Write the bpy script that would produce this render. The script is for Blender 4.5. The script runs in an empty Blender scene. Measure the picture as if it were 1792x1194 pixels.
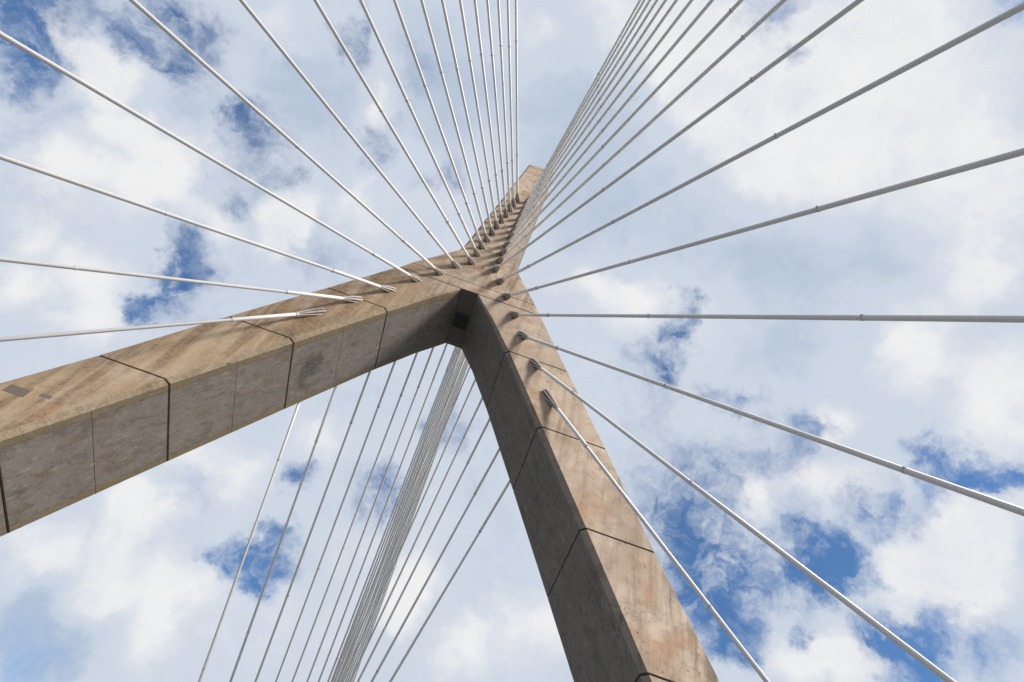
import bpy, bmesh, math, random
from mathutils import Vector, Matrix
random.seed(7)
S = bpy.context.scene
COL = S.collection

# ------------------------------------------------------------------ camera
cam_d = bpy.data.cameras.new('camera')
cam = bpy.data.objects.new('camera', cam_d); COL.objects.link(cam); S.camera = cam
cam.matrix_world = Matrix(((0.943760, -0.329982, 0.020700, 6.12468),
                           (-0.280136, -0.831312, -0.480047, -24.07024),
                           (0.175615, 0.447250, -0.876999, 0.0),
                           (0, 0, 0, 1)))
cam_d.sensor_fit = 'HORIZONTAL'; cam_d.sensor_width = 36.0
cam_d.lens = 1108.575 / 1792 * 36.0
cam_d.clip_start = 0.1; cam_d.clip_end = 5000

# ------------------------------------------------------------------ light
SUN_EL = math.radians(33); SUN_AZ = math.radians(126)      # azimuth clockwise from +Y (north); the sun stands front right
sd = Vector((math.sin(SUN_AZ)*math.cos(SUN_EL), math.cos(SUN_AZ)*math.cos(SUN_EL), math.sin(SUN_EL)))
sl = bpy.data.lights.new('sun', 'SUN'); sl.energy = 4.8; sl.angle = math.radians(13.0); sl.color = (1.0, 0.92, 0.83)
so = bpy.data.objects.new('sun', sl); COL.objects.link(so)
so.rotation_euler = sd.to_track_quat('Z', 'Y').to_euler(); so.location = (60, -60, 120)
S.view_settings.view_transform = 'Standard'; S.view_settings.look = 'None'
S.view_settings.exposure = 0.3; S.view_settings.gamma = 1.0

LA = [(-8.98, 39.19, -7.9), (-7.45, 42.51, -16.15), (-5.75, 45.67, -24.65), (-4.41, 48.8, -32.8), (-3.08, 51.34, -41.2), (-2.17, 53.71, -49.5), (-1.12, 55.45, -58.15), (-1.07, 57.56, -66.25), (-1.08, 59.57, -74.6), (-1.06, 61.57, -83.35), (-0.95, 63.63, -90.8), (-0.9, 65.7, -99.25), (-0.79, 67.74, -106.8), (-0.68, 69.79, -114.15), (-0.63, 71.89, -122.0), (-0.58, 73.86, -130.35), (-0.5, 75.98, -137.05)]
RA = [(8.91, 38.86, -8.05), (7.34, 42.37, -16.55), (5.69, 45.77, -24.85), (4.39, 48.57, -33.3), (3.11, 51.22, -41.65), (1.98, 53.57, -49.85), (1.1, 55.61, -58.0), (1.02, 57.65, -65.95), (0.95, 59.69, -73.35), (0.91, 61.75, -81.0), (0.85, 64.11, -88.4), (0.82, 66.12, -96.3), (0.77, 68.06, -103.5), (0.71, 70.16, -110.6), (0.65, 72.49, -117.8), (0.62, 74.48, -125.55), (0.55, 76.58, -131.6)]
HOLES = [(-0.688, 0.203, 0.697, 0.04, 1.0), (-0.681, 0.241, 0.692, 0.026, 0.9), (-0.667, 0.191, 0.721, 0.018, 0.4), (-0.644, 0.174, 0.745, 0.024, 0.7), (-0.616, 0.185, 0.765, 0.02, 0.5), (-0.574, 0.153, 0.805, 0.023, 0.9), (-0.543, 0.17, 0.822, 0.022, 0.5), (-0.56, 0.206, 0.803, 0.022, 0.85), (-0.581, 0.198, 0.789, 0.016, 0.5), (-0.536, 0.221, 0.815, 0.028, 0.4), (-0.478, 0.265, 0.838, 0.021, 0.95), (-0.463, 0.292, 0.837, 0.027, 0.6), (-0.439, 0.325, 0.838, 0.033, 0.4), (-0.398, 0.334, 0.854, 0.014, 0.5), (-0.442, 0.376, 0.814, 0.017, 0.45), (-0.476, 0.382, 0.792, 0.027, 0.4), (-0.668, 0.254, 0.7, 0.03, 0.35), (-0.666, 0.317, 0.675, 0.027, 0.3), (-0.617, 0.288, 0.733, 0.026, 0.3), (-0.638, 0.379, 0.67, 0.029, 0.25), (-0.38, 0.123, 0.917, 0.019, 0.7), (-0.369, 0.138, 0.919, 0.014, 0.4), (-0.305, 0.274, 0.912, 0.018, 0.6), (-0.323, 0.295, 0.899, 0.021, 0.25), (-0.192, 0.273, 0.943, 0.024, 0.7), (-0.237, 0.307, 0.922, 0.019, 0.5), (-0.29, 0.221, 0.931, 0.015, 0.3), (-0.269, 0.147, 0.952, 0.03, 0.25), (-0.483, 0.462, 0.743, 0.023, 1.0), (-0.51, 0.47, 0.72, 0.015, 0.7), (-0.494, 0.494, 0.716, 0.019, 0.7), (-0.51, 0.518, 0.686, 0.017, 0.85), (-0.515, 0.505, 0.693, 0.013, 0.4), (-0.465, 0.509, 0.724, 0.034, 0.3), (-0.62, 0.449, 0.644, 0.032, 0.2), (-0.333, 0.432, 0.838, 0.029, 0.3), (0.15, -0.056, 0.987, 0.022, 0.7), (0.215, -0.012, 0.977, 0.016, 0.4), (0.203, -0.026, 0.979, 0.014, 0.25), (0.406, -0.137, 0.903, 0.025, 0.55), (0.396, -0.125, 0.91, 0.014, 0.3), (0.175, 0.332, 0.927, 0.014, 0.7), (0.191, 0.343, 0.92, 0.014, 0.6), (0.205, 0.355, 0.912, 0.015, 0.8), (0.217, 0.414, 0.884, 0.024, 1.1), (0.206, 0.444, 0.872, 0.034, 0.3), (0.214, 0.394, 0.894, 0.015, 0.6), (0.178, 0.421, 0.889, 0.026, 0.35), (0.306, 0.427, 0.851, 0.015, 0.65), (0.331, 0.426, 0.842, 0.016, 0.4), (0.412, 0.406, 0.816, 0.02, 0.6), (0.377, 0.46, 0.804, 0.033, 0.45), (0.353, 0.507, 0.786, 0.03, 0.45), (0.425, 0.443, 0.789, 0.027, 0.45), (0.268, 0.557, 0.786, 0.058, 0.35), (0.193, 0.482, 0.855, 0.052, 0.25), (0.539, 0.368, 0.758, 0.019, 0.7), (0.576, 0.367, 0.73, 0.021, 0.7), (0.555, 0.372, 0.744, 0.017, 0.4), (0.61, 0.34, 0.716, 0.018, 0.7), (0.597, 0.356, 0.719, 0.016, 0.5), (0.576, 0.395, 0.716, 0.016, 0.7), (0.585, 0.325, 0.743, 0.014, 0.35), (0.509, 0.432, 0.745, 0.016, 0.25), (0.341, 0.59, 0.732, 0.047, 0.8), (0.291, 0.595, 0.749, 0.048, 0.35), (0.407, 0.572, 0.712, 0.03, 0.35), (0.476, 0.588, 0.654, 0.042, 0.25), (0.326, 0.642, 0.694, 0.039, 0.5), (0.338, 0.571, 0.748, 0.032, 0.3), (0.358, 0.616, 0.702, 0.025, 0.8), (0.396, 0.61, 0.687, 0.031, 1.0), (0.435, 0.592, 0.679, 0.016, 0.7), (0.367, 0.666, 0.65, 0.031, 1.0), (0.35, 0.653, 0.672, 0.023, 0.6), (0.406, 0.67, 0.622, 0.023, 0.9), (0.512, 0.454, 0.729, 0.024, 0.7), (0.536, 0.46, 0.708, 0.022, 0.55), (0.561, 0.431, 0.707, 0.019, 0.35), (0.455, 0.536, 0.711, 0.023, 0.8), (0.484, 0.529, 0.697, 0.024, 0.8), (0.503, 0.513, 0.696, 0.018, 0.7), (0.48, 0.55, 0.683, 0.027, 1.1), (0.494, 0.552, 0.671, 0.014, 0.8), (0.448, 0.574, 0.685, 0.016, 0.3), (0.438, 0.504, 0.745, 0.027, 0.3), (0.47, 0.615, 0.633, 0.013, 0.8), (0.547, 0.555, 0.627, 0.022, 0.9), (0.56, 0.563, 0.608, 0.025, 1.0), (0.575, 0.568, 0.589, 0.032, 1.2), (0.583, 0.528, 0.617, 0.023, 0.7), (0.614, 0.503, 0.608, 0.02, 0.45), (0.645, 0.496, 0.58, 0.028, 0.55), (0.594, 0.559, 0.579, 0.021, 0.5), (-0.291, 0.77, 0.568, 0.018, 0.9), (-0.261, 0.76, 0.595, 0.018, 0.7), (-0.253, 0.777, 0.576, 0.023, 1.0), (-0.24, 0.791, 0.562, 0.019, 0.6), (-0.281, 0.788, 0.547, 0.017, 0.8), (-0.25, 0.8, 0.545, 0.026, 0.5), (-0.224, 0.779, 0.585, 0.023, 0.5), (-0.244, 0.704, 0.667, 0.016, 0.7), (-0.264, 0.708, 0.655, 0.013, 0.5), (-0.231, 0.685, 0.69, 0.016, 0.35), (-0.326, 0.773, 0.544, 0.022, 0.3), (-0.364, 0.71, 0.603, 0.022, 0.3), (-0.419, 0.83, 0.368, 0.029, 0.28), (-0.455, 0.806, 0.379, 0.029, 0.15), (-0.275, 0.845, 0.459, 0.02, 0.2), (-0.117, 0.699, 0.706, 0.024, 0.7), (-0.099, 0.708, 0.699, 0.017, 0.4), (-0.07, 0.622, 0.78, 0.026, 0.45), (-0.083, 0.602, 0.794, 0.018, 0.3), (-0.18, 0.714, 0.677, 0.037, 0.3), (-0.151, 0.692, 0.706, 0.025, 0.25), (-0.01, 0.67, 0.742, 0.026, 0.2), (0.101, 0.744, 0.661, 0.04, 0.15)]
TONES = [(-0.654, 0.199, 0.73, 0.03, 1.0), (-0.635, 0.216, 0.741, 0.031, 1.0), (-0.609, 0.246, 0.754, 0.033, 1.0), (-0.589, 0.255, 0.767, 0.03, 1.0), (-0.556, 0.347, 0.755, 0.05, 1.0), (-0.523, 0.371, 0.767, 0.044, 1.0), (-0.582, 0.309, 0.752, 0.027, 1.0), (-0.475, 0.321, 0.819, 0.023, 1.0), (-0.322, 0.162, 0.933, 0.027, 1.0), (-0.324, 0.198, 0.925, 0.028, 1.0), (-0.322, 0.238, 0.917, 0.028, 1.0), (-0.293, 0.358, 0.887, 0.038, 1.0), (-0.38, 0.376, 0.845, 0.041, 1.0), (0.155, 0.011, 0.988, 0.088, 1.0), (0.233, -0.049, 0.971, 0.061, 1.0), (0.287, -0.066, 0.956, 0.072, 1.0), (0.366, -0.008, 0.931, 0.091, 1.0), (0.315, 0.102, 0.943, 0.08, 1.0), (0.464, 0.061, 0.884, 0.082, 1.0), (-0.044, 0.012, 0.999, 0.06, 1.0), (0.128, 0.364, 0.923, 0.044, 1.0), (0.055, 0.372, 0.926, 0.036, 1.0), (0.499, 0.251, 0.829, 0.041, 1.0), (0.582, 0.27, 0.767, 0.056, 1.0), (0.491, 0.295, 0.82, 0.042, 1.0), (0.436, 0.391, 0.81, 0.03, 1.0), (0.437, 0.414, 0.799, 0.023, 1.0), (0.49, 0.445, 0.75, 0.043, 1.0), (0.439, 0.464, 0.769, 0.03, 1.0), (0.39, 0.522, 0.758, 0.031, 1.0), (0.587, 0.469, 0.66, 0.056, 1.0), (0.606, 0.44, 0.663, 0.055, 1.0), (0.617, 0.381, 0.689, 0.036, 1.0), (0.544, 0.503, 0.671, 0.03, 1.0), (0.476, 0.64, 0.603, 0.04, 1.0), (0.52, 0.609, 0.599, 0.039, 1.0), (0.407, 0.572, 0.712, 0.02, 1.0), (0.418, 0.584, 0.696, 0.015, 1.0), (0.615, 0.479, 0.627, 0.03, 1.0), (-0.41, 0.774, 0.483, 0.059, 1.0), (-0.485, 0.74, 0.466, 0.037, 1.0), (-0.404, 0.732, 0.549, 0.042, 1.0), (-0.325, 0.694, 0.643, 0.047, 1.0), (-0.395, 0.67, 0.629, 0.038, 1.0), (-0.396, 0.798, 0.454, 0.032, 1.0), (-0.323, 0.833, 0.449, 0.033, 1.0), (-0.329, 0.8, 0.502, 0.041, 1.0), (-0.419, 0.716, 0.558, 0.035, 1.0), (0.121, 0.78, 0.614, 0.054, 1.0), (0.055, 0.82, 0.57, 0.045, 1.0), (-0.028, 0.77, 0.637, 0.04, 1.0), (-0.045, 0.798, 0.6, 0.031, 1.0), (-0.619, 0.492, 0.612, 0.032, 1.0), (-0.548, 0.532, 0.646, 0.042, 1.0), (-0.566, 0.48, 0.67, 0.035, 1.0), (-0.45, 0.42, 0.788, 0.031, 1.0), (-0.373, 0.399, 0.838, 0.033, 1.0), (-0.391, 0.434, 0.812, 0.024, 1.0), (-0.245, 0.651, 0.718, 0.042, 1.0), (-0.54, 0.678, 0.499, 0.025, 1.0), (0.147, 0.084, 0.986, 0.077, 1.0), (0.068, 0.0, 0.998, 0.059, 1.0), (0.249, 0.128, 0.96, 0.069, 1.0), (0.507, 0.153, 0.848, 0.045, 1.0), (0.197, 0.754, 0.627, 0.046, 1.0), (-0.616, 0.363, 0.699, 0.033, 1.0), (-0.625, 0.43, 0.651, 0.032, 1.0), (-0.456, 0.156, 0.876, 0.036, 1.0), (-0.136, 0.062, 0.989, 0.039, 1.0), (-0.454, 0.783, 0.426, 0.036, -0.7), (-0.451, 0.798, 0.398, 0.041, -0.7), (-0.397, 0.826, 0.4, 0.036, -0.7), (-0.06, 0.11, 0.992, 0.097, -0.7), (-0.036, 0.227, 0.973, 0.086, -0.7), (0.076, 0.234, 0.969, 0.093, -0.7), (0.254, 0.235, 0.938, 0.088, -0.7), (0.368, 0.218, 0.904, 0.082, -0.7), (0.449, 0.161, 0.879, 0.055, -0.7), (-0.262, 0.114, 0.958, 0.079, -0.7), (-0.191, 0.189, 0.963, 0.067, -0.7), (-0.385, 0.242, 0.891, 0.072, -0.7), (-0.436, 0.194, 0.879, 0.053, -0.7), (0.345, 0.354, 0.869, 0.055, -0.7), (-0.527, 0.276, 0.804, 0.043, -0.7)]
PATCHES = [('f', -1, -18.09, 1.21, 23.31, 1.15, 0.62), ('f', -1, -16.74, 1.2, 23.61, 0.6, 0.3), ('i', -1, -15.23, 2.05, 22.5, 0.38, 0.42), ('i', -1, -14.96, 1.97, 23.03, 0.2, 0.35), ('i', -1, -15.35, 7.65, 22.3, 0.3, 0.45), ('i', -1, -15.06, 1.72, 22.84, 0.16, 0.2), ('i', -1, -10.91, 1.13, 31.06, 0.16, 0.2)]

# ------------------------------------------------------------------ sky: Nishita behind a broken cloud layer
W = bpy.data.worlds.new('World'); S.world = W; W.use_nodes = True
wt = W.node_tree; wt.nodes.clear(); L = wt.links
def nd(t, **k):
    n = wt.nodes.new(t)
    for a, b in k.items(): setattr(n, a, b)
    return n
def val(sock, v):
    if hasattr(v, 'is_output'): L.new(v, sock)
    else: sock.default_value = v
def mth(op, a, b=0.0, c=None, clamp=False):
    n = nd('ShaderNodeMath', operation=op, use_clamp=clamp); val(n.inputs[0], a); val(n.inputs[1], b)
    if c is not None: val(n.inputs[2], c)
    return n.outputs[0]
def vmth(op, a, b=None, s=None):
    n = nd('ShaderNodeVectorMath', operation=op); val(n.inputs[0], a)
    if b is not None: val(n.inputs[1], b)
    if s is not None: val(n.inputs['Scale'], s)
    return n.outputs['Value'] if op in ('DISTANCE', 'LENGTH', 'DOT_PRODUCT') else n.outputs[0]
def noise(vec, scale, detail, rough=.5, dist=0.0, col=False, lac=2.0):
    n = nd('ShaderNodeTexNoise'); val(n.inputs['Vector'], vec); n.inputs['Scale'].default_value = scale
    n.inputs['Detail'].default_value = detail; n.inputs['Roughness'].default_value = rough
    n.inputs['Distortion'].default_value = dist; n.inputs['Lacunarity'].default_value = lac
    return n.outputs['Color' if col else 'Fac']
def mrange(v, a, b, c, d, interp='SMOOTHSTEP'):
    n = nd('ShaderNodeMapRange', interpolation_type=interp); val(n.inputs[0], v)
    for i, x in enumerate((a, b, c, d)): n.inputs[i+1].default_value = x
    return n.outputs[0]
STR = 0.11
sky = nd('ShaderNodeTexSky', sky_type='NISHITA', sun_disc=False, sun_elevation=SUN_EL, sun_rotation=SUN_AZ)
sky.air_density = 1.0; sky.dust_density = 0.3; sky.ozone_density = 2.0
D0 = nd('ShaderNodeTexCoord').outputs['Generated']
D0 = vmth('NORMALIZE', D0)
w1 = vmth('SCALE', vmth('SUBTRACT', noise(D0, 9.0, 6, .6, col=True), (.5, .5, .5)), s=.16)
w2 = vmth('SCALE', vmth('SUBTRACT', noise(D0, 34.0, 5, .65, col=True), (.5, .5, .5)), s=.045)
DW = vmth('ADD', vmth('ADD', D0, w1), w2)
DS = vmth('ADD', D0, vmth('SCALE', w1, s=.8))
acc = None
for x, y, z, r, s in HOLES:
    v = mrange(vmth('DISTANCE', DW, (x, y, z)), r*2.5, 0.0, 0.0, s)
    acc = v if acc is None else mth('ADD', acc, v)
tone = None
for x, y, z, r, s in TONES:
    v = mrange(vmth('DISTANCE', DS, (x, y, z)), r*1.7, 0.0, 0.0, s)
    tone = v if tone is None else mth('ADD', tone, v)
n1 = noise(DS, 4.2, 6, .55)
n2 = noise(DW, 15.0, 6, .58, .2)
fine = noise(DW, 48.0, 4, .6)
f = mth('ADD', mth('MULTIPLY', mth('SUBTRACT', n1, .5), 1.1), mth('MULTIPLY', mth('SUBTRACT', n2, .5), .75))
f = mth('ADD', f, mth('MULTIPLY', mth('SUBTRACT', fine, .5), .2))
hole = mth('SUBTRACT', 1.08, mth('MULTIPLY', 1.08, mth('POWER', 2.71828, mth('MULTIPLY', acc, -.95))))
wisp = mth('MULTIPLY', mth('SUBTRACT', noise(DS, 24.0, 7, .62, .6), .5), 2.4)
hole = mth('MULTIPLY', hole, mth('ADD', 1.0, wisp))
# cloud cover: thin veil to thick cloud
up = nd('ShaderNodeSeparateXYZ'); L.new(D0, up.inputs[0])
tclamp = mth('MAXIMUM', mth('MINIMUM', tone, 1.0), -1.0)
cover = mth('SUBTRACT', mth('ADD', mth('ADD', 1.0, mth('MULTIPLY', f, .55)), mth('MULTIPLY', tclamp, .10)), mth('MULTIPLY', hole, .98))
cover = mrange(cover, .0, .96, 0.0, 1.0, 'SMOOTHSTEP')
# cloud brightness: grey-blue undersides to white
br = mth('ADD', mth('ADD', .46, mth('MULTIPLY', tclamp, .42)), mth('MULTIPLY', f, .62), clamp=True)
ramp = nd('ShaderNodeValToRGB'); L.new(br, ramp.inputs[0])
ramp.color_ramp.interpolation = 'EASE'
e = ramp.color_ramp.elements
e[0].position = 0.0; e[0].color = (.49, .575, .70, 1)
e[1].position = 1.0; e[1].color = (.87, .87, .875, 1)
m_ = e.new(.45); m_.color = (.62, .68, .78, 1)
cl = vmth('SCALE', ramp.outputs[0], s=0.812/STR)
skyc = vmth('MULTIPLY', sky.outputs[0], (0.78, 1.06, 1.28))
mx = nd('ShaderNodeMix', data_type='RGBA'); L.new(cover, mx.inputs[0]); L.new(skyc, mx.inputs[6]); L.new(cl, mx.inputs[7])
bg = nd('ShaderNodeBackground'); L.new(mx.outputs[2], bg.inputs[0]); bg.inputs[1].default_value = STR
W.cycles.sampling_method = 'MANUAL'; W.cycles.sample_map_resolution = 512
wo = nd('ShaderNodeOutputWorld'); L.new(bg.outputs[0], wo.inputs[0])

# ------------------------------------------------------------------ materials
def mat(name):
    m = bpy.data.materials.new(name); m.use_nodes = True
    return m, m.node_tree, m.node_tree.nodes['Principled BSDF']
class NT:
    """short node builder for one material tree"""
    def __init__(s, t): s.t = t; s.l = t.links
    def n(s, ty, **k):
        n = s.t.nodes.new(ty)
        for a, b in k.items(): setattr(n, a, b)
        return n
    def put(s, sock, v):
        if hasattr(v, 'is_output'): s.l.new(v, sock)
        else: sock.default_value = v
    def m(s, op, a, b=0.0, c=None, clamp=False):
        n = s.n('ShaderNodeMath', operation=op, use_clamp=clamp); s.put(n.inputs[0], a); s.put(n.inputs[1], b)
        if c is not None: s.put(n.inputs[2], c)
        return n.outputs[0]
    def v(s, op, a, b):
        n = s.n('ShaderNodeVectorMath', operation=op); s.put(n.inputs[0], a); s.put(n.inputs[1], b)
        return n.outputs['Value'] if op in ('DISTANCE', 'DOT_PRODUCT') else n.outputs[0]
    def noise(s, vec, sc, det, ro=.5, dist=0.0):
        n = s.n('ShaderNodeTexNoise'); s.put(n.inputs['Vector'], vec); n.inputs['Scale'].default_value = sc
        n.inputs['Detail'].default_value = det; n.inputs['Roughness'].default_value = ro; n.inputs['Distortion'].default_value = dist
        return n.outputs['Fac']
    def r(s, v, a, b, c=0.0, d=1.0, it='SMOOTHSTEP'):
        n = s.n('ShaderNodeMapRange', interpolation_type=it); s.put(n.inputs[0], v)
        for i, x in enumerate((a, b, c, d)): n.inputs[i+1].default_value = x
        return n.outputs[0]
    def mix(s, f, a, b, bt='MIX'):
        n = s.n('ShaderNodeMix', data_type='RGBA', blend_type=bt); s.put(n.inputs[0], f)
        s.put(n.inputs[6], a if hasattr(a, 'is_output') else (*a, 1)); s.put(n.inputs[7], b if hasattr(b, 'is_output') else (*b, 1))
        return n.outputs[2]

def concrete_material():
    m, t, b = mat('weathered concrete'); k = NT(t)
    g = k.n('ShaderNodeNewGeometry'); P = g.outputs['Position']; Nn = g.outputs['Normal']
    sp = k.n('ShaderNodeSeparateXYZ'); k.l.new(P, sp.inputs[0]); X, Y, Z = sp.outputs
    sn = k.n('ShaderNodeSeparateXYZ'); k.l.new(Nn, sn.inputs[0])
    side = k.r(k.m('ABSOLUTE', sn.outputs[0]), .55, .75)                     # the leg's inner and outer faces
    front = k.r(k.m('MULTIPLY', sn.outputs[1], -1.0), .6, .85)
    ypr = k.m('ADD', Y, k.m('MULTIPLY', k.m('SUBTRACT', Z, 50.0), .0453))      # depth behind the front face
    ybk = k.m('SUBTRACT', k.m('SUBTRACT', 5.84, k.m('MULTIPLY', k.m('SUBTRACT', Z, 50.0), .0814)), Y)
    big = k.noise(P, .22, 5, .55); mid = k.noise(P, 1.1, 7, .62, .4); fin = k.noise(P, 9.0, 6, .7); grit = k.noise(P, 60.0, 3, .6)
    col = k.mix(k.r(big, .32, .68), (.43, .340, .262), (.55, .455, .365))
    col = k.mix(k.r(mid, .40, .72), col, (.34, .265, .205))
    # each pour has its own tone
    fl = k.m('FLOOR', k.m('DIVIDE', k.m('SUBTRACT', Z, 20.2), 7.55))
    wn = k.n('ShaderNodeTexWhiteNoise', noise_dimensions='1D'); k.l.new(k.m('ADD', fl, k.m('MULTIPLY', k.r(X, -1.0, 1.0), 40.0)), wn.inputs['W'])
    col = k.mix(k.r(wn.outputs[0], 0, 1, 0, .30, 'LINEAR'), col, (.30, .255, .215))
    # inner faces: greyer, blotchier
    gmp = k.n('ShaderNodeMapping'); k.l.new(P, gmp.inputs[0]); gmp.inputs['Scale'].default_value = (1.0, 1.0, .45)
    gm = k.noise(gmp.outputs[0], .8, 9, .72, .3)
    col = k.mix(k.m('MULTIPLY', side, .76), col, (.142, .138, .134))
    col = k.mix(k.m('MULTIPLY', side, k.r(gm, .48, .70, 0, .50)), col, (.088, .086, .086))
    col = k.mix(k.r(k.m('MULTIPLY', sn.outputs[2], -1.0), .8, .95, 0, .9), col, (.115, .110, .102))      # soffit: underside shade put into the colour of downward faces
    # the left leg's front carries a golden-brown wash, the right one is cleaner
    lf = k.m('MULTIPLY', front, k.m('MULTIPLY', k.r(X, -1.5, -6.0), k.r(k.noise(P, .28, 5, .6, .4), .34, .62, .25, .85)))
    col = k.mix(lf, col, (.335, .232, .138))
    # water streaks running down
    mp = k.n('ShaderNodeMapping'); k.l.new(P, mp.inputs[0]); mp.inputs['Scale'].default_value = (1.7, 1.7, .10)
    st = k.noise(mp.outputs[0], 1.0, 6, .6, .25); stm = k.noise(P, .16, 3, .5)
    sm = k.m('MULTIPLY', k.r(st, .50, .68), k.m('MAXIMUM', k.r(stm, .42, .60), k.m('MULTIPLY', k.r(X, -4.0, -8.0), .8)))
    col = k.mix(k.m('MULTIPLY', sm, .72), col, (.150, .095, .065))
    edge = k.m('MULTIPLY', k.r(k.m('SUBTRACT', X, k.m('MULTIPLY', k.m('SUBTRACT', 50.0, Z), .485)), 3.6, 6.2), k.r(Z, 34.0, 22.0))
    col = k.mix(k.m('MULTIPLY', edge, k.r(st, .38, .62, 0, .75)), col, (.11, .085, .07))
    grime = k.m('MULTIPLY', k.r(Z, 50.0, 56.0), k.r(k.noise(P, 1.5, 7, .65), .46, .64, 0, .55))
    col = k.mix(grime, col, (.17, .135, .105))
    mp2 = k.n('ShaderNodeMapping'); k.l.new(P, mp2.inputs[0]); mp2.inputs['Scale'].default_value = (6.0, 6.0, .35)
    st2 = k.noise(mp2.outputs[0], 1.0, 5, .6, .1)
    col = k.mix(k.r(st2, .56, .74, 0, .30), col, (.20, .15, .12))
    # rust-orange wash and lighter lime wash
    mp3 = k.n('ShaderNodeMapping'); k.l.new(P, mp3.inputs[0]); mp3.inputs['Scale'].default_value = (.95, .95, .055)
    st3 = k.noise(mp3.outputs[0], 1.0, 5, .55, .35)
    col = k.mix(k.m('MULTIPLY', k.m('MULTIPLY', k.r(st3, .47, .60, 0, .75), front), k.r(X, -2.0, -9.0, .3, 1.0)), col, (.175, .105, .068))
    col = k.mix(k.m('MULTIPLY', k.m('MULTIPLY', k.r(st3, .46, .36, 0, .40), front), k.r(X, -2.0, -9.0, .5, 1.0)), col, (.50, .40, .28))
    rust = k.noise(P, .33, 4, .55, .6)
    col = k.mix(k.m('MULTIPLY', k.r(rust, .52, .68), k.m('MULTIPLY', front, .55)), col, (.34, .185, .095))
    lime = k.noise(mp2.outputs[0], .55, 5, .6)
    col = k.mix(k.r(lime, .55, .75, 0, .35), col, (.50, .42, .34))
    # olive growth along the arrises of the inner faces, in formwork strips
    band = k.m('MAXIMUM', k.r(ypr, .82, .74), k.r(ybk, .82, .74))
    bn = k.noise(P, 1.6, 5, .6)
    left = k.r(X, 1.0, -1.0)
    col = k.mix(k.m('MULTIPLY', k.m('MULTIPLY', band, side), k.m('MULTIPLY', k.r(bn, .3, .6, .35, .85), left)), col, (.20, .150, .078))
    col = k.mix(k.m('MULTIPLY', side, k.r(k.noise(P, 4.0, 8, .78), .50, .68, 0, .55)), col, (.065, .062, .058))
    # fine tone
    col = k.mix(k.r(fin, .52, .78, 0, .40), col, (.17, .14, .115))
    col = k.mix(k.r(fin, .46, .24, 0, .35), col, (.52, .42, .33))
    # dark rain stains round the old tie holes
    for c, r1, s in (((-8.0, 3.6, 36.9), 1.35, .80), ((-8.2, 4.7, 36.0), .9, .7), ((-7.9, 2.6, 37.3), .8, .55), ((-9.8, .4, 35.6), 1.5, .5)):
        dd = k.n('ShaderNodeVectorMath', operation='DISTANCE')
        wv = k.n('ShaderNodeTexNoise'); wv.inputs['Scale'].default_value = 1.3; wv.inputs['Detail'].default_value = 6; k.l.new(P, wv.inputs['Vector'])
        ad = k.v('ADD', P, k.v('MULTIPLY', k.v('SUBTRACT', wv.outputs['Color'], (.5, .5, .5)), (2.2, 2.2, 2.2)))
        k.l.new(ad, dd.inputs[0]); dd.inputs[1].default_value = c
        col = k.mix(k.m('MULTIPLY', k.r(dd.outputs['Value'], r1, r1*.3), k.r(k.noise(mp2.outputs[0], 1.3, 5, .7), .35, .55, .15, s)), col, (.055, .058, .058))
    # formwork seams: mid-lift seams on the side faces, strips next to the arrises, faint board marks
    fr = k.m('FRACT', k.m('DIVIDE', k.m('SUBTRACT', Z, 20.2 - 75.5), 7.55))
    def line(v, c, w): return k.r(k.m('ABSOLUTE', k.m('SUBTRACT', v, c)), w, w*.3)
    lw = k.noise(P, .9, 4, .6)
    l1 = k.m('MULTIPLY', k.m('MULTIPLY', line(fr, .50, .0042), side), k.r(X, 1.0, -1.0, .15, 1.0))
    l2 = k.m('MULTIPLY', k.m('MAXIMUM', line(fr, .26, .003), line(fr, .76, .003)), k.r(lw, .45, .6))
    l3 = k.m('MULTIPLY', k.m('MAXIMUM', line(ypr, .78, .02), line(ybk, .78, .02)), k.m('MULTIPLY', side, k.r(lw, .38, .52)))
    l4 = k.m('MULTIPLY', k.m('MULTIPLY', k.m('MAXIMUM', line(fr, .35, .002), line(fr, .66, .002)), front), k.r(lw, .5, .6))
    lines = k.m('MAXIMUM', k.m('MAXIMUM', l1, k.m('MULTIPLY', l2, .35)), k.m('MAXIMUM', l3, k.m('MULTIPLY', l4, .5)))
    col = k.mix(k.m('MULTIPLY', lines, .78), col, (.07, .055, .045))
    # bug holes
    vo = k.n('ShaderNodeTexVoronoi', feature='F1'); vo.inputs['Scale'].default_value = 1.15; vo.inputs['Randomness'].default_value = 1.0; k.l.new(P, vo.inputs['Vector'])
    vs = k.n('ShaderNodeSeparateColor'); k.l.new(vo.outputs['Color'], vs.inputs[0])
    hol = k.m('MULTIPLY', k.r(vo.outputs['Distance'], .09, .045), k.r(vs.outputs[0], .40, .42))
    vo2 = k.n('ShaderNodeTexVoronoi', feature='F1'); vo2.inputs['Scale'].default_value = 4.5; k.l.new(P, vo2.inputs['Vector'])
    vs2 = k.n('ShaderNodeSeparateColor'); k.l.new(vo2.outputs['Color'], vs2.inputs[0])
    hol2 = k.m('MULTIPLY', k.r(vo2.outputs['Distance'], .15, .07), k.r(vs2.outputs[0], .72, .74))
    hh = k.m('MAXIMUM', hol, hol2)
    col = k.mix(k.m('MULTIPLY', hh, .62), col, (.06, .05, .045))
    # chipped, dirty arrises
    ar = k.m('MAXIMUM', k.m('MULTIPLY', k.r(ypr, .42, .30), k.r(ypr, .04, .12)), k.r(ybk, .16, .06))
    chn = k.noise(P, 3.2, 6, .75)
    chip = k.m('MULTIPLY', ar, k.r(k.noise(P, 2.1, 8, .8, .5), .60, .66))
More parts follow.
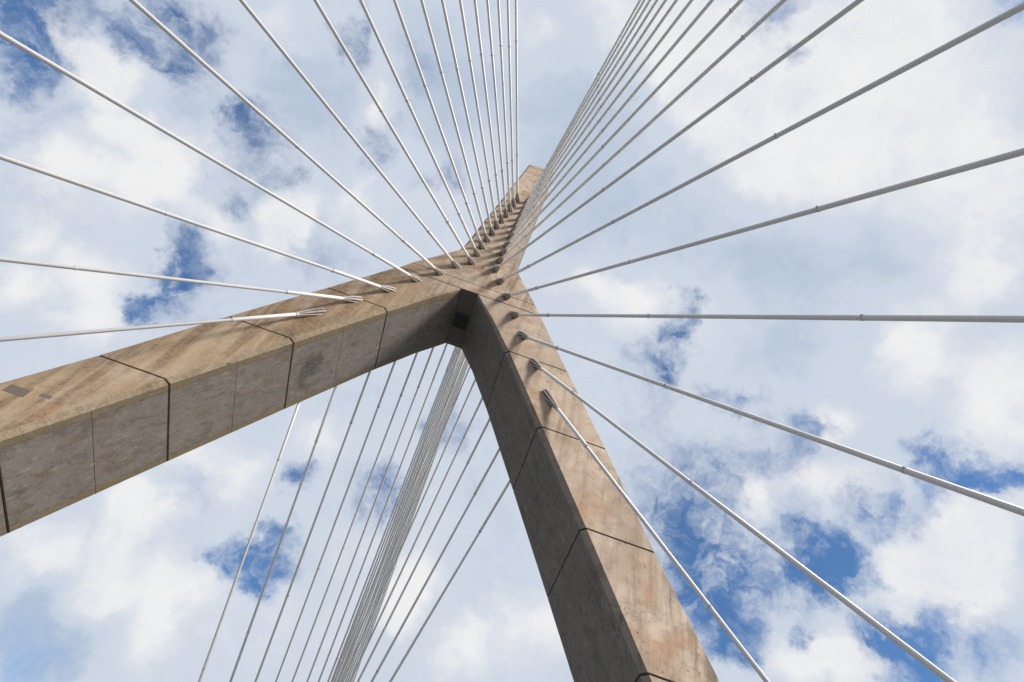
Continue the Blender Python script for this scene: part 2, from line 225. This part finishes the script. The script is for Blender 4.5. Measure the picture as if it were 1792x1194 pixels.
    col = k.mix(k.m('MULTIPLY', chip, .6), col, (.085, .070, .055))
    pale = k.m('MULTIPLY', k.m('MULTIPLY', k.r(ypr, .36, .26), k.r(X, 0.0, -1.0)), k.r(chn, .60, .40))
    col = k.mix(k.m('MULTIPLY', pale, .30), col, (.50, .39, .24))
    # hairline cracks, ragged and rare
    vc = k.n('ShaderNodeTexVoronoi', feature='DISTANCE_TO_EDGE'); vc.inputs['Scale'].default_value = .55
    nw = k.n('ShaderNodeTexNoise'); nw.inputs['Scale'].default_value = 1.1; nw.inputs['Detail'].default_value = 8; nw.inputs['Roughness'].default_value = .7; k.l.new(P, nw.inputs['Vector'])
    k.l.new(k.v('ADD', P, k.v('MULTIPLY', nw.outputs['Color'], (1.6, 1.6, 1.6))), vc.inputs['Vector'])
    cr = k.m('MULTIPLY', k.r(vc.outputs['Distance'], .012, .003), k.r(k.noise(P, .31, 2), .53, .58))
    col = k.mix(k.m('MULTIPLY', cr, .55), col, (.06, .05, .045))
    k.l.new(col, b.inputs['Base Color']); b.inputs['Roughness'].default_value = .88
    b.inputs['Specular IOR Level'].default_value = .25
    h = k.m('ADD', k.m('MULTIPLY', fin, .35), k.m('MULTIPLY', grit, .15))
    h = k.m('ADD', h, k.m('MULTIPLY', mid, .8))
    h = k.m('SUBTRACT', h, k.m('ADD', k.m('MULTIPLY', lines, .5), k.m('MULTIPLY', k.m('ADD', hh, chip), .6)))
    bp = k.n('ShaderNodeBump'); bp.inputs['Strength'].default_value = .55; bp.inputs['Distance'].default_value = .05
    k.l.new(h, bp.inputs['Height']); k.l.new(bp.outputs[0], b.inputs['Normal'])
    return m
CON = concrete_material()

def paint_material(name, base, dirt, rough=.45, amount=.35):
    m, t, b = mat(name); k = NT(t)
    P = k.n('ShaderNodeNewGeometry').outputs['Position']
    n = k.noise(P, .35, 6, .6); n2 = k.noise(P, 5.0, 5, .65)
    c = k.mix(k.r(n, .42, .7, 0, amount), base, dirt); c = k.mix(k.r(n2, .5, .75, 0, max(0.0, amount-.2)), c, dirt)
    k.l.new(c, b.inputs['Base Color']); b.inputs['Roughness'].default_value = rough
    return m
SHE = paint_material('white cable sheath', (.88, .87, .865), (.74, .72, .71), .38, .2)
SHB = paint_material('grey cable sheath', (.90, .88, .87), (.78, .75, .74), .38, .2)
RNG = paint_material('ring clamp steel', (.50, .48, .48), (.30, .28, .27), .5)
SOC = paint_material('socket paint', (.50, .45, .41), (.20, .15, .13), .6, .8)
DRK = paint_material('dark socket core', (.050, .040, .040), (.09, .06, .05), .8, .5)
GRO = paint_material('joint filler', (.030, .024, .020), (.05, .04, .03), .95)
PAT = paint_material('repair mortar', (.17, .135, .115), (.10, .08, .07), .9)
HAT = paint_material('dark hatch steel', (.018, .022, .022), (.03, .03, .03), .7)
HAF = paint_material('hatch frame steel', (.07, .07, .07), (.05, .05, .05), .7)

# ------------------------------------------------------------------ helpers
def link(name, bm, m, parent=None, origin=None, smooth=False):
    if origin is None: origin = Vector(parent['base']) if parent else Vector((0, 0, 0))
    for v in bm.verts: v.co -= origin
    bmesh.ops.recalc_face_normals(bm, faces=bm.faces[:])
    me = bpy.data.meshes.new(name); bm.to_mesh(me); bm.free()
    for p in me.polygons: p.use_smooth = smooth
    me.materials.append(m)
    o = bpy.data.objects.new(name, me); COL.objects.link(o)
    if parent: o.parent = parent
    else: o.location = origin
    return o
def thing(name, label, cat, loc, group=None):
    o = bpy.data.objects.new(name, None); COL.objects.link(o); o.location = loc
    o.empty_display_size = .5
    o['label'] = label; o['category'] = cat; o['base'] = tuple(loc)
    if group: o['group'] = group
    return o
def ring(bm, x0, x1, y0, y1, z, c, ins=0.0, cut=(1, 1, 1, 1)):
    """chamfered rectangle; cut scales the chamfer of each corner"""
    if x0 > x1: x0, x1 = x1, x0
    x0 += ins; x1 -= ins; y0 += ins; y1 -= ins
    c0, c1, c2, c3 = (max(.02, c*q) for q in cut)
    pts = [(x0+c0, y0), (x1-c1, y0), (x1, y0+c1), (x1, y1-c2), (x1-c2, y1), (x0+c3, y1), (x0, y1-c3), (x0, y0+c0)]
    return [bm.verts.new((x, y, z)) for x, y in pts]
def loft(bm, rings):
    for a, b in zip(rings[:-1], rings[1:]):
        n = len(a)
        for i in range(n): bm.faces.new((a[i], a[(i+1) % n], b[(i+1) % n], b[i]))
    bm.faces.new(rings[0][::-1]); bm.faces.new(rings[-1])
def interp(z, tab):
    if z <= tab[0][0]: a, b = tab[0], tab[1]
    elif z >= tab[-1][0]: a, b = tab[-2], tab[-1]
    else:
        for a, b in zip(tab[:-1], tab[1:]):
            if a[0] <= z <= b[0]: break
    t = (z - a[0]) / (b[0] - a[0])
    return tuple(a[i] + (b[i] - a[i]) * t for i in range(1, len(a)))
YF = lambda z: -.0453*(z-50)
YB = lambda z: 5.84 - .0814*(z-50)
ZD = -1.6
G = .050      # half the open width of a joint groove
GD = .12      # its depth

# ------------------------------------------------------------------ ground, river, deck
def plane(name, x0, x1, y0, y1, z, m):
    bm = bmesh.new(); bm.faces.new([bm.verts.new(p) for p in ((x0, y0, z), (x1, y0, z), (x1, y1, z), (x0, y1, z))])
    o = link(name, bm, m); o['kind'] = 'structure'; return o
mw, t, b = mat('river water'); b.inputs['Base Color'].default_value = (.05, .07, .075, 1); b.inputs['Roughness'].default_value = .15
k = NT(t); bp = k.n('ShaderNodeBump'); bp.inputs['Strength'].default_value = .4
k.l.new(k.noise(k.n('ShaderNodeNewGeometry').outputs['Position'], .4, 6), bp.inputs['Height']); k.l.new(bp.outputs[0], b.inputs['Normal'])
plane('river', -3000, 3000, -3000, 3000, -16, mw)
md = paint_material('road concrete', (.14, .145, .15), (.10, .105, .11), .9, .6)
bm = bmesh.new()
loft(bm, [ring(bm, -26.8, 26.8, -160, 160, z, .3) for z in (-3.6, ZD)])
o = link('road_deck', bm, md); o['kind'] = 'structure'
ml = paint_material('road paint', (.75, .75, .72), (.5, .5, .48), .7)
bm = bmesh.new()
for x in (-19.5, -15.8, -12.1, -8.4, -4.7, 4.7, 8.4, 12.1, 15.8, 19.5):
    y = -158
    while y < 156:
        bm.faces.new([bm.verts.new(p) for p in ((x-.06, y, ZD+.004), (x+.06, y, ZD+.004), (x+.06, y+3, ZD+.004), (x-.06, y+3, ZD+.004))]); y += 12
o = link('road_marking', bm, ml); o['kind'] = 'structure'

# ------------------------------------------------------------------ pylon
pyl = thing('bridge_pylon', 'weathered concrete bridge tower shaped like an upturned Y, seen from below', 'bridge tower', (0, 3, ZD))
LEG = [(ZD, 31.9, 27.5), (5.10, 28.55, 24.09), (12.65, 24.78, 20.24), (20.20, 21.02, 16.38), (27.70, 17.29, 12.62), (35.23, 13.85, 8.79), (42.84, 10.19, 4.88),
       (45.0, 9.12, 3.69), (47.05, 8.10, 2.59), (48.55, 7.37, 1.62), (50.0, 6.65, .72)]
JZ = [5.10, 12.65, 20.20, 27.70, 35.23, 42.84]
for sg in (-1, 1):
    bm = bmesh.new(); rs = []; gz = []
    zs = sorted([z for z, _, _ in LEG if z < 50 and z not in JZ] + JZ)
    def sec(z, ins=0.0):
        xo, xi = interp(z, LEG)
        c = .30 if z < 42 else .30 - .20*(z-42)/8
        return ring(bm, sg*xi, sg*xo, YF(z), YB(z), z, c, ins)
    for z in zs:
        if z in JZ:
            rs += [sec(z-G-.012), sec(z-G, GD), sec(z+G, GD), sec(z+G+.012)]
        else: rs.append(sec(z))
    rs += [sec(50-G-.012), sec(50-G, GD), sec(50.25, GD+.05)]
    loft(bm, rs)
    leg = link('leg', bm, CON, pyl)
    leg['label'] = ('concrete leg running down to the left with brown water streaks' if sg < 0 else 'concrete leg running down to the right with a dark grey inner face')
    # the dark filler strip in each joint
    for z in JZ:
        bm = bmesh.new()
        def sec2(z, ins):
            xo, xi = interp(z, LEG); return ring(bm, sg*xi, sg*xo, YF(z), YB(z), z, .30 if z < 42.5 else .28, ins)
        loft(bm, [sec2(z-G+.006, GD-.03), sec2(z+G-.006, GD-.03)])
        link('joint_strip', bm, GRO, leg, Vector(pyl['base']))
MAST = [(50.0, 6.65), (51.56, 6.06), (57.6, 3.02), (59.25, 2.80), (66.0, 2.62), (72.5, 2.44), (79.1, 2.26), (85.5, 2.09), (93.04, 1.92)]
MJ = [51.56, 59.25, 66.0, 72.5, 79.1, 85.5]
bm = bmesh.new(); rs = []
def msec(z, ins=0.0, bm_=None):
    x = interp(z, MAST)[0]
    c = .22
    return ring(bm_ or bm, -x, x, YF(z), YB(z), z, c, ins)
rs += [msec(50+G, GD), msec(50+G+.012)]
for z in (51.56, 54.5, 57.0, 57.6, 58.2, 59.25, 66.0, 72.5, 79.1, 85.5, 91.7):
    g2 = .03
    if z in MJ: rs += [msec(z-g2-.01), msec(z-g2, .05), msec(z+g2, .05), msec(z+g2+.01)]
    elif z == 91.7: rs += [msec(z), msec(z+.02, .05), msec(z+.10, .05), msec(z+.12)]
    else: rs.append(msec(z))
rs += [msec(92.92), msec(93.04, .12)]
loft(bm, rs)
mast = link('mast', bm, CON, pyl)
for z in MJ:
    bm2 = bmesh.new()
    loft(bm2, [msec(z-.024, .03, bm2), msec(z+.024, .03, bm2)])
    link('joint_strip', bm2, GRO, mast, Vector(pyl['base']))
# hatch in the crotch soffit
bm = bmesh.new()
loft(bm, [ring(bm, -.58, .58, 2.45, 3.75, z, .04) for z in (49.93, 50.06)])
ha = link('access_hatch', bm, HAT, pyl)
bm = bmesh.new()
for x0, x1, y0, y1 in ((-.64, .64, 2.37, 2.447), (-.64, .64, 3.753, 3.83), (-.64, -.583, 2.45, 3.75), (.583, .64, 2.45, 3.75)):
    loft(bm, [ring(bm, x0, x1, y0, y1, z, .01) for z in (49.90, 50.06)])
link('hatch_frame', bm, HAF, ha, Vector(pyl['base']))
# repair patches, thin slabs proud of the faces
for face, sg, x, y, z, w, h in PATCHES:
    bm = bmesh.new()
    if face == 'f': u = Vector((1, 0, 0)); v = Vector((0, -.0453, 1)).normalized()
    else:
        u = Vector((0, 1, 0)); v = Vector((sg*(-3.78/7.53), 0, 1)).normalized()
    n = u.cross(v).normalized()
    if face == 'f' and n.y > 0: n = -n
    if face == 'i' and n.x*sg > 0: n = -n
    c = Vector((x, y, z)); lo = []; hi = []
    for a, b_ in ((-1, -1), (1, -.9), (.95, 1), (-.97, .93)):
        q = c + u*a*w/2 + v*b_*h/2
        lo.append(bm.verts.new(q - n*.03)); hi.append(bm.verts.new(q + n*.006))
    loft(bm, [lo, hi]); link('repair_patch', bm, PAT, pyl)

# ------------------------------------------------------------------ stay cables
def frame(u):
    a = Vector((0, 0, 1)) if abs(u.z) < .9 else Vector((1, 0, 0))
    p = u.cross(a).normalized(); return p, u.cross(p).normalized()
def tube(bm, P, u, prof, n=14, caps=True):
    p, q = frame(u); rings = []
    for t, r in prof:
        rings.append([bm.verts.new(P + u*t + (p*math.cos(2*math.pi*i/n) + q*math.sin(2*math.pi*i/n))*r) for i in range(n)])
    for a, b in zip(rings[:-1], rings[1:]):
        for i in range(n): bm.faces.new((a[i], a[(i+1) % n], b[(i+1) % n], b[i]))
    if caps: bm.faces.new(rings[0][::-1]); bm.faces.new(rings[-1])
def cable(P, E, rad, label, group, neck=1.4, sheath=None, sockets=True, name='stay_cable', cat='stay cable', front=True):
    P = Vector(P); E = Vector(E); Lh = (E-P).length; u = (E-P).normalized()
    t_ = thing(name, label, cat, tuple(P), group)
    R1 = rad*1.22
    j = [7.2 + random.uniform(-.25, .25)]
    while j[-1] + 13.5 < Lh - 1.5: j.append(j[-1] + 13.5 + random.uniform(-.1, .1))
    bm = bmesh.new()
    prof = [(neck*.55, R1*.9), (neck, R1), (j[0], R1), (j[0]+.02, rad)]
    # barely perceptible sag and segment offsets keep the long pipe from being a ruled line
    tube(bm, P, u, prof + [(Lh, rad)])
    link('sheath', bm, sheath or SHE, t_, smooth=True)
    for i, t in enumerate(j):
        bm = bmesh.new(); rr = (R1 if i == 0 else rad)
        tube(bm, P, u, [(t-.05, rr*1.01), (t-.05, rr*1.10), (t+.05, rr*1.10), (t+.05, rr*.9)])
        # bolt lug of the clamp
        p, q = frame(u); c = P + u*t + p*rr*1.15
        lug = bmesh.ops.create_cube(bm, size=1.0)['verts']
        Mx = Matrix((p, q, u)).transposed()
        for v in lug: v.co = c + Mx @ Vector((v.co.x*.07, v.co.y*.035, v.co.z*.06))
        link('ring_clamp', bm, RNG, t_)
    if sockets:
        # flared basket of curved fingers round a dark core
        bm = bmesh.new(); p, q = frame(u); nf = 8; back = -.5
        for f in range(nf):
            a0 = 2*math.pi*(f+.14)/nf; a1 = 2*math.pi*(f+.86)/nf; prev = None
            segs = [(neck, 0.0), (neck*.86, .10), (neck*.62, .38), (neck*.38, .70), (neck*.16, .92), (back, 1.0)]
            for t, s in segs:
                r = R1*1.06 + (.325 - R1*1.06)*s; am = (a0+a1)/2; sh = 1 - .22*s
                cur = []
                for ang, dr in ((am-(am-a0)*sh, 0), (am, .022), (am+(a1-am)*sh, 0), (am, -.035)):
                    cur.append(bm.verts.new(P + u*t + (p*math.cos(ang)+q*math.sin(ang))*(r+dr)))
                if prev:
                    for i in range(4): bm.faces.new((prev[i], prev[(i+1) % 4], cur[(i+1) % 4], cur[i]))
                else: bm.faces.new(cur)
                prev = cur
            bm.faces.new(prev[::-1])
        so_ = link('socket', bm, SOC, t_)
        bm = bmesh.new(); tube(bm, P, u, [(back, .285), (.10, .28), (neck*.5, .205), (neck*.9, R1*.97)], 18)
        link('socket_core', bm, DRK, so_, P)
        bm = bmesh.new(); tube(bm, P, u, [(neck-.09, R1), (neck-.09, R1*1.32), (neck+.03, R1*1.32), (neck+.03, R1)], 18)
        link('neck_collar', bm, RNG, so_, P)
    return t_
ORD = ['lowest', 'second', 'third', 'fourth', 'fifth', 'sixth', 'seventh', 'eighth', 'ninth', 'tenth', 'eleventh', 'twelfth', 'thirteenth', 'fourteenth', 'fifteenth', 'sixteenth', 'topmost']
WX = 28.567
def lab(side, k):
    if k == 0: return 'white stay cable on the %s leg with the longest socket, lowest of its row' % side
    if k < 6: return 'white stay cable anchored on the %s leg, %s up from the lowest' % (side, ORD[k])
    if k == 16: return 'white stay cable anchored nearest the mast top in the %s row' % side
    return 'thin white stay cable in the %s row on the mast, %s anchorage up' % (side, ORD[k])
for side, tab, sg in (('left', LA, -1), ('right', RA, 1)):
    for i, (x, z, y) in enumerate(tab):
        P = Vector((x, YF(z), z)); E = Vector((sg*WX, y, ZD))
        cable(P, E, .106, lab(side, i), 'stay cables fanning out from the front of the pylon', neck=2.0 if i == 0 else 1.4)
# the back stays come down to the middle of the deck behind the pylon
YBK = {('L', 1): 18.75, ('L', 2): 25.75, ('L', 3): 30.25, ('L', 4): 36.75, ('L', 5): 41.25, ('L', 6): 49.75, ('L', 7): 55.75,
       ('R', 1): 19.25, ('R', 2): 23.25, ('R', 3): 29.75, ('R', 4): 36.75}
for side, tab, sg in (('L', LA, -1), ('R', RA, 1)):
    for i, (x, z, y) in enumerate(tab):
        y = YBK.get((side, i+1), 12.4 + 6.15*(i+1))
        z = (LA[i][1] + RA[i][1])/2; xx = (RA[i][0] - LA[i][0])/2*sg
        if i > 6: xx = sg*.32                 # the back anchorages draw together on the mast
        if side == 'L' and i < 7: lb = 'grey back stay seen under the left leg, %s from the left' % (['first'] + ORD[1:])[i]
        elif side == 'R' and i < 4: lb = 'grey back stay beside the dark right leg, %s from the right' % (['first'] + ORD[1:])[i]
        else: lb = 'pale back stay within the tightly packed bundle in the arch opening'
        cable((xx, YB(z), z), (sg*.0, y, ZD), .078, lb, 'back stays seen through the arch opening', sheath=SHB, sockets=False, name='back_stay', cat='back stay')

# ------------------------------------------------------------------ render
S.render.engine = 'CYCLES'
S.cycles.max_bounces = 6; S.cycles.diffuse_bounces = 4
